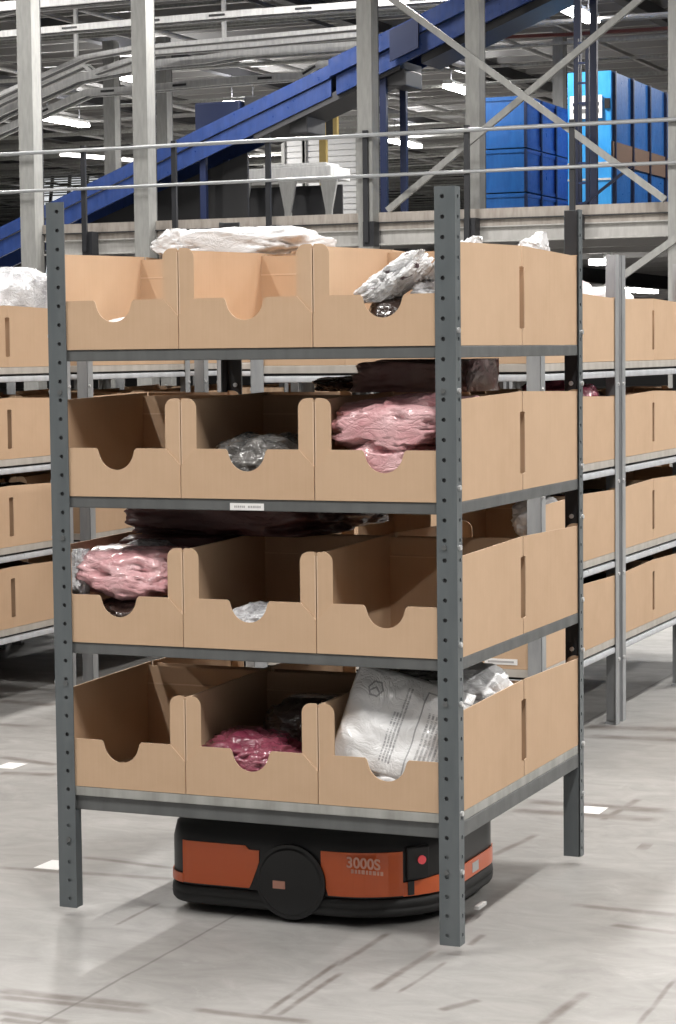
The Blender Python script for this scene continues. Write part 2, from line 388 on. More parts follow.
# ------------------------------------------------------------------ mezzanine machinery
# blue incline conveyor
def zt(x): return 3.70+.386*(x+16.82)
t = thing('belt_conveyor', (0, 25, 0), 'long blue inclined belt conveyor rising to the right behind the columns', 'conveyor')
def strip(x0, x1, o0, o1, y0, y1, m, name, par):
    b = MB(); A = [(x0, zt(x0)-o0), (x1, zt(x1)-o0)]; b.band(A, y0, y1, o1-o0, M[m]); return b.build(name, par)
strip(-24, -11.0, 0, .20, -.05, 0, 'blue', 'side_panel', t); strip(-24, -11.0, .215, .47, -.02, .02, 'blue', 'lower_side_panel', t)
strip(-11.0, -6.5, -.06, .20, -.12, -.02, 'blue', 'side_panel', t); strip(-10.9, -6.5, .22, .50, -.06, 0, 'blue', 'lower_side_panel', t)
strip(-24, -6.5, .08, .14, 0, 1.0, 'darksteel', 'belt', t)
strip(-24, -6.5, 0, .42, 1.0, 1.05, 'blue', 'far_side_panel', t)
strip(-12.3, -9.9, .42, .56, .0, .9, 'darksteel', 'return_tray', t)
strip(-9.6, -7.0, .48, .60, .1, .9, 'darksteel', 'return_tray', t)
b = MB(); b.band([(-10.0, zt(-10.0)+.03), (-9.55, zt(-9.55)+.03)], -.16, -.12, .45, M['navy']); b.build('joint_cover', t)
for x in (-16.2, -13.2, -10.2, -7.2):
    for ya in (.05, .87):
        b = MB(); b.box(x-.05, x+.05, ya, ya+.08, 3.5 if x > XL else FLOOR, zt(x)-.4, M['navy']); b.build('support_leg', t)
for x in (-10.0, -11.6): 
    b = MB(); b.box(x-.15, x+.15, .1, .8, zt(x)-.75, zt(x)-.5, M['darksteel'], .02); b.build('drive_motor', t)
t = thing('conveyor_guard', (0, 25.4, 3.5), 'black guard panels under the low part of the blue incline', 'guard panel')
b = MB(); b.plate([(-15.55, 0), (-12.6, 0), (-12.6, 1.25), (-15.55, .2)], ((0, 0, 0), (1, 0, 0), (0, 0, 1), (0, 1, 0)), .05, M['black']); b.build('panel', t)
t = thing('drive_cabinet', (-13.55, 26.2, 5.1), 'dark navy drive cabinet above the blue incline, right of the second column', 'cabinet')
b = MB(); b.box(-.35, .45, 0, .6, 0, .55, M['navy'], .03); b.build('body', t)
b = MB(); b.box(.5, .9, .05, .5, .05, .62, M['darksteel'], .03); b.build('motor', t)
b = MB(); b.box(-.3, -.22, 0, .1, -1.6, 0, M['navy']); b.box(.35, .43, 0, .1, -1.6, 0, M['navy']); b.build('stand', t)

# galvanised overhead conveyors: polylines measured on the photograph, each at its own distance
def rail(name, pts, th, y, depth, label, cat, slots=0, mk='galv', hang=()):
    P = [at(px, py, y) for px, py in pts]; t = thing(name, (0, y, 0), label, cat)
    k = (y-CAM.y)/.92/F; b = MB(); b.band([(p.x, p.z) for p in P], 0, .06, th*k, M[mk]); b.build('side_rail', t); depth *= .45
    b = MB(); b.band([(p.x, p.z) for p in P], depth, depth+.06, th*k, M[mk]); b.build('side_rail', t)
    b = MB(); b.band([(p.x, p.z-th*k*.5) for p in P], .06, depth, .03, M['darksteel']); b.build('belt', t)
    if slots:
        b = MB()
        for p0, p1 in zip(P, P[1:]):
            n = max(1, int((p1-p0).length/slots))
            for i in range(n):
                c = p0.lerp(p1, (i+.5)/n); d = (p1-p0).normalized()
                b.bar((c.x-d.x*.14, -.006, c.z-th*k*.5-d.z*.14), (c.x+d.x*.14, -.006, c.z-th*k*.5+d.z*.14), .02, th*k*.32, M['darksteel'])
        b.build('slot', t)
    for (px, py0) in hang:
        q = at(px, py0, y); b = MB(); b.box(q.x-.03, q.x+.03, .02, .08, q.z, 8.4, M[mk]); b.build('hanger', t)
    return t
rail('overhead_conveyor', [(-60, 16), (0, 2), (110, -8), (300, -24)], 9, 24.5, .8, 'broad pale overhead conveyor cutting the top left corner', 'conveyor')
rail('overhead_conveyor', [(-60, 36), (20, 29), (120, 20), (250, 9), (358, 1), (480, -9)], 6.5, 26.5, .6, 'pale slotted overhead rail running level across the top of the hall', 'conveyor', 1.1)
rail('overhead_conveyor', [(-50, 118), (0, 92), (82, 55), (130, 46), (240, 36), (358, 25)], 4, 28, .5, 'thin upper rail of the grey bent conveyors at top left', 'conveyor', 0, 'galv', ((75, 57), (223, 38)))
rail('overhead_conveyor', [(-50, 126), (0, 99), (82, 62), (92, 70), (150, 50), (240, 43), (358, 32)], 4.5, 28.8, .5, 'middle rail of the grey bent conveyors, just under the thin rail', 'conveyor')
rail('overhead_conveyor', [(-50, 138), (0, 108), (76, 74), (95, 70), (150, 60), (205, 55), (240, 49), (358, 41)], 8, 29.6, .7, 'deep grey side of the bent overhead conveyor at top left', 'conveyor')
rail('overhead_conveyor', [(-50, 152), (0, 127), (85, 89), (130, 86), (230, 77), (300, 72), (318, 61), (362, 57)], 7, 31, .6, 'pale slotted lower rail that steps up before the third column', 'conveyor', 1.25)
rail('overhead_conveyor', [(60, 152), (130, 158), (200, 175)], 4, 45, .5, 'thin pale pipe bundle falling toward the blue incline', 'conveyor')
rail('overhead_conveyor', [(380, 45), (420, 30), (470, 6), (500, -8)], 5, 26.8, .5, 'pale rail running along the top edge of the blue conveyor', 'conveyor')
t = rail('roof_pipe', [(478, 36), (560, 33), (690, 25)], 3, 36, .1, 'rusty red pipe under the dark roof at the right', 'pipe', 0, 'rust')

# sorting machine, shutters, guard post on the deck
y = 30; zb = 3.5
def X(px, yy): return at(px, 200, yy).x
def Z(px, py, yy): return at(px, py, yy).z
t = thing('sorting_machine', (X(205, y), y, zb), 'pale grey sorting machine with arched frames on the mezzanine deck', 'machine')
x0 = X(205, y); L = X(331, y)-x0; h = Z(270, 168, y)-zb
b = MB(); b.box(0, L, 0, .9, h-.22, h, M['galv'], .02); b.build('top_frame', t)
b = MB(); b.box(L*.45, L*.95, .1, .7, h, h+.07, M['galv'], .03); b.build('cover', t)
b = MB(); b.box(0, L, .5, .55, .25, h-.3, M['darksteel']); b.build('back_panel', t)
for f in (.06, .30, .66, .98):
    b = MB(); b.plate([(-.05, 0), (.05, 0), (.06, h*.45), (.17, h-.22), (-.17, h-.22), (-.06, h*.45)], ((L*f, 0, 0), (1, 0, 0), (0, 0, 1), (0, 1, 0)), .06, M['column']); b.build('leg', t)
rr = random.Random(2)
for i, (px, s_, lab) in enumerate(((188, .17, 'dark blue'), (214, .12, 'pale grey'), (246, .13, 'galvanised'), (265, .10, 'blue'), (295, .12, 'pale'), (318, .13, 'dark'))):
    xx = X(px, 29.2); b = MB(); b.box(-s_, s_, -s_, s_, 0, s_*2.2, M[['blue', 'shutter', 'galv', 'blue', 'shutter', 'darksteel'][i]], .03)
    o = b.build('parts_box'); o.location = (xx, 29.2, 3.501); o.rotation_euler.z = .2*i
    tag(o, lab+' box before the sorting machine, number %s from its left end' % ('one', 'two', 'three', 'four', 'five', 'six')[i], 'box', 'boxes by the sorting machine')
for (a, c, lab) in ((286, 303, 'narrow pale ribbed shutter left of the wide one, behind the sorting machine'), (307, 357, 'wide pale ribbed roller shutter behind the yellow guard post')):
    yy = 40; x0 = X(a, yy); x1 = X(c, yy); zt_ = Z(330, 138, yy)
    t = thing('roller_shutter', (x0, yy, 3.5), lab, 'shutter')
    b = MB(); n = 22
    for i in range(n): b.box(0, x1-x0, 0, .05, (zt_-3.5)*i/n, (zt_-3.5)*(i+.8)/n, M['shutter'], 0)
    b.box(0, x1-x0, .03, .06, 0, zt_-3.5, M['galv']); b.build('curtain', t)
    b = MB(); b.box(-.08, 0, -.05, .1, 0, zt_-3.4, M['column']); b.box(x1-x0, x1-x0+.08, -.05, .1, 0, zt_-3.4, M['column']); b.build('guide_rail', t)
yy = 33; t = thing('guard_post', (X(323, yy), yy, 3.5), 'yellow upright guard post with a dark box on the mezzanine', 'post')
b = MB(); b.box(-.07, .07, 0, .1, 0, Z(326, 118, yy)-3.5, M['yellow']); b.box(.22, .30, 0, .1, Z(326, 137, yy)-3.5, Z(326, 115, yy)-3.5, M['yellow']); b.build('post', t)
b = MB(); b.box(.07, .22, .02, .14, Z(326, 136, yy)-3.5, Z(326, 117, yy)-3.5, M['black']); b.build('sensor_box', t)
t = thing('window_wall', (X(40, 70), 70, 3.5), 'bright daylight panel with dark truss bars far behind the blue incline', 'window panel')
Wd = X(128, 70)-X(40, 70); Hd = Z(60, 150, 70)-3.5
b = MB(); b.box(0, Wd, 0, .1, 0, Hd, M['sky_pane']); b.build('pane', t)
for i in range(5):
    b = MB(); b.bar((Wd*i/5, -.1, 0), (Wd*(i+1)/5, -.1, Hd), .08, .12, M['darksteel'])
    b.bar((Wd*i/5, -.1, Hd*.2*i), (Wd, -.1, Hd*.2*i+.1), .08, .10, M['column']); b.build('truss_bar', t)
t = thing('cable_reel', (X(400, 34), 34, 3.5), 'grey roller bed and brackets standing low behind the third column', 'roller bed')
b = MB()
for i in range(4): b.box(i*.55, i*.55+.06, 0, .05, 0, .7, M['galv']); b.bar((i*.55, 0, .7), (i*.55+.4, 0, .35), .05, .05, M['galv'])
b.box(0, 1.8, 0, .4, .3, .36, M['galv']); b.build('frame', t)

# blue stacked containers
def container(px0, px1, y, z0, z1, depth, label, mk='blue_box', ribs=3, group=None):
    x0 = X(px0, y); x1 = X(px1, y); t = thing('blue_container', (x0, y, z0), label, 'container', group)
    b = MB(); b.box(.015, x1-x0-.015, .015, depth, 0, z1-z0-.02, M[mk]); b.build('body', t)
    b = MB()
    for zz in (0, z1-z0-.08): b.box(0, x1-x0, 0, depth, zz, zz+.06, M['blue_box'])
    b.build('rim', t)
    for i in range(ribs+1):
        yy = depth*i/ribs; b = MB(); b.box(x1-x0-.02, x1-x0+.02, yy-.03, yy+.03, 0, z1-z0-.03, M['navy']); b.build('rib', t)
    return t
zz = [3.5, 4.17, 4.87, 5.70]
for i, l in enumerate(('lowest', 'middle', 'topmost')):
    container(484, 526, 28, zz[i], zz[i+1], 2.4, 'blue container right of the column behind the braces, %s of its stack' % l, group='stacked blue containers')
container(466, 482, 31, 3.5, 5.75, 1.5, 'tall dark blue container half hidden by the column behind the braces', 'navy')
x0 = X(568, 28); x1 = X(611, 28)
t = thing('blue_cabinet', (x0, 28, 3.5), 'tall cabinet with a bright blue front and a dark blue side at the right', 'cabinet')
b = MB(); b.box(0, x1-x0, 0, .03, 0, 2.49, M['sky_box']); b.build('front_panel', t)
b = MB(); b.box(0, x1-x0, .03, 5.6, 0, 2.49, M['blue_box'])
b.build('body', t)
b = MB(); b.box(x1-x0, x1-x0+.03, .03, 5.6, 1.05, 1.40, M['brown']); b.build('brown_band', t)
for i in range(6):
    b = MB(); b.box(x1-x0, x1-x0+.05, .1+i*1.05, .16+i*1.05, 0, 2.49, M['navy']); b.build('rib', t)
for zq in (.35, .8, 1.05):
    b = MB(); b.box(0, x1-x0, -.02, 0, zq, zq+.03, M['galv']); b.build('shelf_edge', t)
pz0, pz1 = Z(585, 119, 28)-3.5, Z(585, 96, 28)-3.5
b = MB(); b.box(.05, x1-x0-.13, -.05, -.02, pz0, pz1, M['white'])
sg = b.build('notice_board', t)
b = MB(); b.box(.10, x1-x0-.18, -.06, -.05, pz0+.09, pz0+.15, M['ink']); b.box(.10, x1-x0-.18, -.06, -.05, pz0+.2, pz0+.25, M['navy']); b.build('printed_line', sg)
b = MB(); b.box(x1-x0-.09, x1-x0-.01, -.04, 0, pz0+.15, pz0+.30, M['black']); b.build('handle', t)
t = thing('ladder_mast', (X(575, 24.5), 24.5, 3.5), 'narrow blue ladder mast in front of the bright blue cabinet', 'mast')
wd = X(589, 24.5)-X(575, 24.5); hh = Z(582, 38, 24.5)-3.5
for xx in (0, wd-.05):
    b = MB(); b.box(xx, xx+.05, 0, .06, 0, hh, M['navy']); b.build('upright', t)
b = MB()
for i in range(9): b.box(.05, wd-.05, .01, .05, .2+i*hh/9, .23+i*hh/9, M['blue'])
b.build('rung', t)
b = MB(); b.bar((0, -.02, .1), (.9, -.02, .75), .03, .04, M['navy']); b.build('stay', t)

# ------------------------------------------------------------------ racks
H = 2.1
def flange(b, wdt, z0, z1, hx, ex, nn, t, m, pitch=.054, r=.0065, org=(0, 0, 0)):
    """strip of steel with a column of round holes at hx; ex along the width, nn = thickness direction"""
    o = Vector(org); ex = Vector(ex); nn = Vector(nn); zv = Vector((0, 0, 1)); n = int((z1-z0)/pitch); p = (z1-z0)/n
    a, c = hx-p*.35, hx+p*.35; a = max(a, 0.0); c = min(c, wdt)
    def slab(u0, u1, w0, w1):
        v = [o+ex*u+zv*q+nn*k for k in (0, t) for (u, q) in ((u0, w0), (u1, w0), (u1, w1), (u0, w1))]
        b.add(v, [(0, 1, 2, 3), (4, 7, 6, 5), (0, 4, 5, 1), (1, 5, 6, 2), (2, 6, 7, 3), (3, 7, 4, 0)], m)
    if a > 1e-4: slab(0, a, z0, z1)
    if c < wdt-1e-4: slab(c, wdt, z0, z1)
    for i in range(n):
        zc = z0+p*(i+.5); cx = (a+c)/2
        outer = [(c, zc), (c, zc+p/2), (cx, zc+p/2), (a, zc+p/2), (a, zc), (a, zc-p/2), (cx, zc-p/2), (c, zc-p/2)]
        inner = [(hx+r*math.cos(math.pi*k/4), zc+r*math.sin(math.pi*k/4)) for k in range(8)]
        v = [o+ex*u+zv*q+nn*k for k in (0, t) for (u, q) in outer+inner]
        f = []
        for k in range(8):
            j = (k+1) % 8
            f += [(k, j, 8+j, 8+k), (16+k, 24+k, 24+j, 16+j), (8+k, 8+j, 24+j, 24+k)]
        b.add(v, f, m)
BOLT = {}
def bolt(loc, rot, mk, par):
    if mk not in BOLT:
        b = MB(); b.cyl((0, 0, -.0035), (0, 0, .0035), .0075, M[mk], 8); o = b.build('bolt'); BOLT[mk] = o.data
    else:
        o = bpy.data.objects.new('bolt', BOLT[mk]); COL.objects.link(o)
    o.parent = par; o.location = loc; o.rotation_euler = rot
def make_rack(name, label, D, W, levels, style, group=None):
    """local origin: front left corner on the floor; x to W, y to D"""
    main = style == 'main'; t = thing(name, (0, 0, 0), label, 'storage rack', group)
    zb = 0.0 if main else FLOOR
    pm = M['post'] if main else M['silver_post']; T = .004
    for (sx, sy) in ((0, 0), (1, 0), (0, 1), (1, 1)):
        b = MB(); x0 = 0 if sx == 0 else W; y0 = 0 if sy == 0 else D; ex = 1 if sx == 0 else -1; ey = 1 if sy == 0 else -1
        if main:
            flange(b, .060, zb, H, .037, (ex, 0, 0), (0, ey, 0), T, pm, org=(x0, y0, 0))
            flange(b, .042-T, zb, H, .020, (0, ey, 0), (ex, 0, 0), T, pm, org=(x0, y0+ey*T, 0))
        else:
            xs = sorted((x0, x0+ex*.060)); ys = sorted((y0, y0+ey*T)); b.box(*xs, *ys, zb, H-.03, pm)
            xs = sorted((x0, x0+ex*T)); ys = sorted((y0, y0+ey*.055)); b.box(*xs, *ys, zb, H-.03, pm)
        p = b.build('post', t)
        for lv in levels:
            for dz in ((-.09, .075) if main else (-.03,)):
                z = lv+dz
                if z < .1 and not main: z = .16
                bolt((x0-ex*.0035, y0+ey*.016, z), (0, math.pi/2, 0), 'bolt', p)
                if main and dz < 0: bolt((x0+ex*.037, y0-ey*.0005, z), (math.pi/2, 0, 0), 'beam', p); bolt((x0+ex*.037, y0+ey*(T+.0035), z), (math.pi/2, 0, 0), 'bolt', p)
        b = MB(); xs = sorted((x0+ex*T, x0+ex*.058)); ys = sorted((y0+ey*T, y0+ey*.040))
        b.box(*xs, *ys, zb, zb+(.296 if main else .01), pm, .002 if main else 0); b.build('leg_sleeve' if main else 'foot_plate', p)
        if main:                                     # dark backing added so the flange holes look shaded inside
            b = MB(); ys = sorted((y0+ey*(T+.0003), y0+ey*(T+.0012))); xs = sorted((x0+ex*(T+.0003), x0+ex*.058)); b.box(*xs, *ys, .30, H-.002, M['darksteel'])
            ys = sorted((y0+ey*(T+.0013), y0+ey*.040)); xs = sorted((x0+ex*(T+.0003), x0+ex*(T+.0012))); b.box(*xs, *ys, .30, H-.002, M['darksteel']); b.build('hole_shade_backing', p)
    for i, z in enumerate(levels):
        low = i == 0
        if main:
            bh = .044 if low else .033; zt_ = z+bh; ins = .012 if low else .006
            for (ya, yb) in ((T+ins, T+ins+.03), (D-T-ins-.03, D-T-ins)):
                b = MB(); b.box(T+.001, W-T-.001, ya, yb, z, zt_, M['beam'], .003); o = b.build('shelf_beam', t)
                if i == 2 and ya < .1:
                    bl = MB(); bl.box(.583, .690, ya-.0012, ya, z+.002, z+.022, M['white']); lo = bl.build('shelf_label', o)
                    lo['label'] = 'small white shelf label with illegible grey print'
                    bl = MB(); rl = random.Random(4); x = .597
                    while x < .678:
                        ww = .003+rl.random()*.003; bl.box(x, x+ww, ya-.0016, ya-.0012, z+.009, z+.015, M['grey_ink']); x += ww+.0022
                        if abs(x-.632) < .004: x += .008
                    bl.v and bl.build('label_print', o)
            for (xa, xb) in ((T+.001, T+.030), (W-T-.030, W-T-.001)):
                b = MB(); b.box(xa, xb, T+ins+.031, D-T-ins-.031, z, zt_, M['beam'], .003); b.build('shelf_beam', t)
            if low:
                b = MB(); b.box(T+.003, W-T-.003, T+.003, D-T-.003, zt_, zt_+.028, M['tray'], .003); b.build('shelf_tray', t)
            else:
                b = MB(); b.box(.034, W-.034, .044, D-.044, zt_-.012, zt_-.001, M['beam']); b.build('shelf_tray', t)
        else:
            for (ya, yb) in ((T+.002, T+.03), (D-T-.03, D-T-.002)):
                b = MB(); b.box(T+.001, W-T-.001, ya, yb, z, z+.028, M['silver_beam'], .009); b.build('shelf_beam', t)
            for (xa, xb) in ((T+.001, T+.030), (W-T-.030, W-T-.001)):
                b = MB(); b.box(xa, xb, T+.031, D-T-.031, z, z+.028, M['silver_beam'], .009); b.build('shelf_beam', t)
            b = MB(); b.box(T+.003, W-T-.003, T+.003, D-T-.003, z+.038, z+.070, M['band'], .003); b.box(.03, W-.03, .03, D-.03, z+.02, z+.038, M['darksteel']); b.build('shelf_tray', t)
    return t
LV = [.2975, .769, 1.203, 1.634]
LB = [.295, .680, 1.095, 1.528]
WP, DP = 1.277, 1.2
rack = make_rack('storage_rack', 'dark grey steel rack full of open cardboard bins, carried by the orange robot', DP, WP, LV, 'main')
rack.location = (-WP, 0, 0)

# cardboard bins
BW, BD, BH = (WP-.0115)/3, .588, .288
def front_outline(w_, h0=.095, h1=.143, nr=.059, nd=.060):
    p = [(-w_/2, 0), (w_/2, 0), (w_/2, h0), (w_/2-.047, h1), (nr+.008, h1), (nr+.002, h1-.006)]
    for i in range(1, 14):
        a = math.pi*i/14; p.append((nr*math.cos(a), h1-.004-nd*math.sin(a)))
    p += [(-nr-.002, h1-.006), (-nr-.008, h1), (-w_/2+.047, h1), (-w_/2, h0)]
    return p
def make_bin(w_, d, h, joined=False):
    t = None if joined else thing('cardboard_bin', (0, 0, 0), 'x', 'cardboard bin'); C_, E_ = M['card'], M['card_edge']; k = .0035
    bb = MB() if joined else None
    def out(b, name):
        if joined: return
        return b.build(name, t)
    b = bb or MB(); b.plate(front_outline(w_), ((0, 0, 0), (1, 0, 0), (0, 0, 1), (0, 1, 0)), k, C_, E_); out(b, 'front_panel')
    for s in (-1, 1):
        b = bb or MB()
        prof = [(k, 0), (d, 0), (d, .048), (d-.019, .050), (d-.019, .232), (d, .234), (d, h+.006), (d*.5, h), (k+.004, h-.006), (k, h-.012)]
        b.plate(prof, ((s*(w_/2-k), 0, 0), (0, 1, 0), (0, 0, 1), (s, 0, 0)), k, C_, E_)
        # folded flap beside the opening
        e = .049; r = .028; fp = [(0, .003), (e, .003), (e, h-r)]+[(e-r+r*math.cos(a), h-r+r*math.sin(a)) for a in [math.pi/2*i/6 for i in range(1, 7)]]+[(.004, h), (0, h-.006)]
        b.plate(fp, ((s*w_/2, k+.0006, 0), (-s, 0, 0), (0, 0, 1), (0, 1, 0)), k, C_, C_)
        # fold line where flap and side meet
        out(b, 'side_panel')
    b = bb or MB(); y0 = d-.030
    b.box(-w_/2+k, w_/2-k, y0, y0+k, .004, .226, C_); b.box(-w_/2+k, w_/2-k, y0+.003, y0+k+.003, .227, h-.004, C_); b.box(-w_/2+k, w_/2-k, y0-.001, y0+.004, .2245, .2285, E_)
    out(b, 'back_panel')
    b = bb or MB(); b.box(-w_/2+k, w_/2-k, k, d-.002, 0, .004, C_); out(b, 'base_panel')
    return bb.build('cardboard_bin') if joined else t
TOP = [LV[0]+.044+.028, LV[1]+.033, LV[2]+.033, LV[3]+.033]
rows = ['bottom', 'lower-middle', 'upper-middle', 'top']; cols = ['left', 'middle', 'right']
rj = random.Random(11)
proto = make_bin(BW, BD, BH); used = False
for k in range(4):
    for side in (0, 1):
        for c in range(3):
            o = proto if not used else copy_tree(proto); used = True
            x = -WP+.00575+BW*(c+.5); g = .0006
            if side == 0: o.location = (x, .0065, TOP[k]+.0008); o.rotation_euler.z = 0
            else: o.location = (x, DP-.0065, TOP[k]+.0008); o.rotation_euler.z = math.pi
            if side == 0: lab = 'open cardboard bin with thumb notch, %s of front row, %s shelf' % (cols[c], rows[k])
            else: lab = 'cardboard bin behind the %s front bin, %s shelf, dark rack' % (cols[c], rows[k])
            tag(o, lab, 'cardboard bin', 'cardboard bins on the dark rack')
            for ch in o.children:                      # hairline of play between neighbours
                pass
            o.scale = (.9925, 1, 1)

# background racks, all alike
DB = 1.14
proto_rack = make_rack('storage_rack', 'x', DB, WP, LB, 'silver', 'silver storage racks in rows')
BBW = (WP-.012)/3; proto_bin = make_bin(BBW, .56, .283, True)
first = [True, True]
ordn = ['first', 'second', 'third', 'fourth', 'fifth']
bg = []
for i in range(3): bg.append((-1.907, 2.73+i*1.19, 'silver rack, %s of the row running away behind the dark rack at right' % ordn[i], 'right row, %s rack' % ordn[i], 'all' if i == 0 else 'side'))
for i in range(4): bg.append((-4.70, 2.72+i*1.31, 'silver rack, %s from the front in the row at the left' % ordn[i], 'left row, %s rack' % ordn[i], 'side'))
for i in range(4): bg.append((-6.12, 1.41+i*1.31, 'silver rack standing behind the left row, %s from the front' % ordn[i], '', ''))  # frontmost one added out of view to block light under the racks
bg.append((-4.70, 1.41, 'silver rack added to block light before the left row, outside the left edge', '', ''))  # unseen rack added to keep light off the floor under the row
bg.append((-3.25, 5.15, 'silver rack added for shade between the two rows, deep behind the dark rack', '', ''))  # mostly hidden racks, added to darken the floor under the right row
bg.append((-3.25, 6.34, 'silver rack added for shade between the two rows, the farthest back', '', ''))
for (x0, y0, lab, short, mode) in bg:
    r = proto_rack if first[0] else copy_tree(proto_rack); first[0] = False
    r.location = (x0, y0, 0); tag(r, lab, 'storage rack', 'silver storage racks in rows')
    if not mode: continue
    for k in range(4):
        for side in (0, 1):
            for c in range(3):
                if mode == 'side' and c < 2 and side == 1: continue
                o = proto_bin if first[1] else proto_bin.copy()
                if not first[1]: COL.objects.link(o)
                first[1] = False
                o.location = (x0+.006+BBW*(c+.5)+rj.uniform(-.0004, .0004), y0+.008+rj.uniform(0, .003) if side == 0 else y0+DB-.008-rj.uniform(0, .003), LB[k]+.0712)
                o.rotation_euler.z = 0 if side == 0 else math.pi; o.scale = (.996, 1, 1)
                tag(o, 'brown cardboard bin, %s %s, %s shelf, %s' % ('front' if side == 0 else 'rear', cols[c], rows[k], short), 'cardboard bin', 'cardboard bins on the silver racks')
# white label on the front of a bin in the first right rack
b = MB(); b.box(-.07, .07, -.002, 0, -.012, .012, M['white']); b.box(-.055, .055, -.003, -.002, -.004, .004, M['grey_ink'])
o = b.build('shelf_label'); o.location = (-.806, 2.735, .348)
tag(o, 'small white label on the lowest shelf edge of the silver rack behind', 'label')
o.location = (-.806, 2.737, .395)

# ------------------------------------------------------------------ bags
def clampf(v, a, b): return max(a, min(b, v))
def bag(name, c, r, mk, label, seed=0, rot=(0, 0, 0), amp=.12, fr=3.0, sq=2.4, bounds=None, group='bagged garments in the bins', sub=5, cat='plastic bag', sharp=1.0, tail=None):
    """crumpled soft bag: a squarish pillow with ridged folds, kept inside bounds (x0,x1,y0,y1,z0,z1)"""
    bm = bmesh.new(); bmesh.ops.create_icosphere(bm, subdivisions=sub, radius=1.0)
    R = Matrix.Rotation(rot[2], 3, 'Z') @ Matrix.Rotation(rot[1], 3, 'Y') @ Matrix.Rotation(rot[0], 3, 'X')
    off = Vector((seed*3.17, seed*1.9, seed*.7)); cc = Vector(c)
    for v in bm.verts:
        p = v.co.copy(); n = p.normalized()
        L = (abs(p.x)**sq+abs(p.y)**sq+abs(p.z)**sq)**(1/sq); q = p/L
        a1 = noise.noise(q*fr*.6+off); wv = q*fr+off+Vector((a1, a1*.7, -a1))*1.2
        rdg = 1-abs(noise.noise(wv))*2.2; rd2 = 1-abs(noise.noise(wv*2.3+Vector((5, 2, 9))))*2.2; rd3 = 1-abs(noise.noise(wv*5.1))*2.2
        d = amp*(a1*.9+.55*(max(rdg, -.4)-.5)+.28*(rd2-.5)+.12*(rd3-.5))
        q = q*(1+d*sharp)
        q = Vector((q.x*r[0], q.y*r[1], q.z*r[2]))
        if tail:                                    # gathered neck of the bag
            td, tl = Vector(tail[0]).normalized(), tail[1]
            u = max(0, n.dot(td)); k = u**14; q += td*(tl*k)
        w_ = cc+R @ q
        if bounds:
            x0, x1, y0, y1, z0, z1 = bounds; e = .004
            w_.x = clampf(w_.x, x0+e*(1+noise.noise(wv)), x1-e*(1+noise.noise(wv))); w_.y = clampf(w_.y, y0+e*(1+noise.noise(wv)), y1-e*(1+noise.noise(wv))); w_.z = clampf(w_.z, z0, z1)
        v.co = w_-cc
    b = MB(); b.bm(bm, M[mk], True); o = b.build(name); o.location = cc
    return tag(o, label, cat, group)
def cell(c, side=0, k=0, lo=0.006, hi=.40):
    """inside of a bin as bounds"""
    x0 = -WP+.00575+BW*c+.008; x1 = x0+BW-.016
    y0, y1 = (.018, .555) if side == 0 else (DP-.555, DP-.018)
    return (x0, x1, y0, y1, TOP[k]+.007, TOP[k]+hi)
def loose(k, x0, x1, y0, y1, hi): return (x0, x1, y0, y1, TOP[k]+.007, TOP[k]+hi)
# top shelf
bag('plastic_bag', (-1.06, .84, 1.82), (.19, .22, .13), 'bag_white', 'white bag in the rear left bin on the top shelf, under the heaped one', 1, amp=.16, bounds=cell(0, 1, 3, hi=.284))
bag('plastic_bag', (-1.01, .80, 1.995), (.27, .22, .062), 'bag_white', 'big white crumpled bag heaped over the rear left bins of the top shelf', 2, amp=.20, fr=2.6, bounds=(-1.263, -.745, .61, 1.12, 1.961, 2.062), rot=(0, -.02, .1))
bag('plastic_bag', (-1.19, .66, 1.995), (.06, .07, .04), 'bag_white', 'small white peaked bag at the left end of the heaped bag', 7, amp=.3, bounds=(-1.263, -1.12, .605, .80, 1.963, 2.05), tail=((.2, -.2, 1), .07))
bag('plastic_bag', (-.24, .88, 1.80), (.19, .22, .14), 'bag_white', 'white bag in the rear right bin of the top shelf', 3, amp=.13, bounds=cell(2, 1, 3, hi=.284))
bag('plastic_bag', (-.045, .85, 1.965), (.045, .06, .03), 'bag_white', 'small white bag corner sticking up above the right side of the top shelf', 4, amp=.25, bounds=(-.14, -.012, .66, 1.0, TOP[3]+.27, 2.015), tail=((.3, 0, 1), .05))
bag('plastic_bag', (-1.07, .27, 1.72), (.15, .18, .05), 'bag_white', 'flat white bag low in the left bin on the top shelf', 5, bounds=cell(0, 0, 3))
bag('plastic_bag', (-.215, .15, 1.742), (.085, .13, .07), 'bag_dark', 'dark brown wrapped bundle bulging in the notch of the top right bin', 6, amp=.05, bounds=cell(2, 0, 3))
bag('mesh_bag', (-.235, .095, 1.835), (.135, .075, .042), 'bag_net', 'white and brown crumpled mesh bag over the notch of the top right bin', 8, amp=.30, fr=3.0, rot=(0, -.62, .05), bounds=(-.37, -.014, .0125, .2, 1.79, 1.96), cat='mesh bag', sub=6)
bag('plastic_bag', (-.10, .22, 1.86), (.12, .11, .055), 'bag_white', 'crumpled white bag rising at the right of the mesh bag', 9, amp=.30, fr=3.5, rot=(0, -.75, .2), bounds=(-.28, -.014, .10, .45, 1.80, 1.975), tail=((1, 0, .2), .06))
bag('plastic_bag', (-.10, .14, 1.80), (.09, .08, .05), 'bag_silver', 'clear silvery bag right of the dark bundle, top right bin', 10, amp=.25, fr=3.5, bounds=(-.16, -.014, .0125, .3, TOP[3]+.01, 1.86))
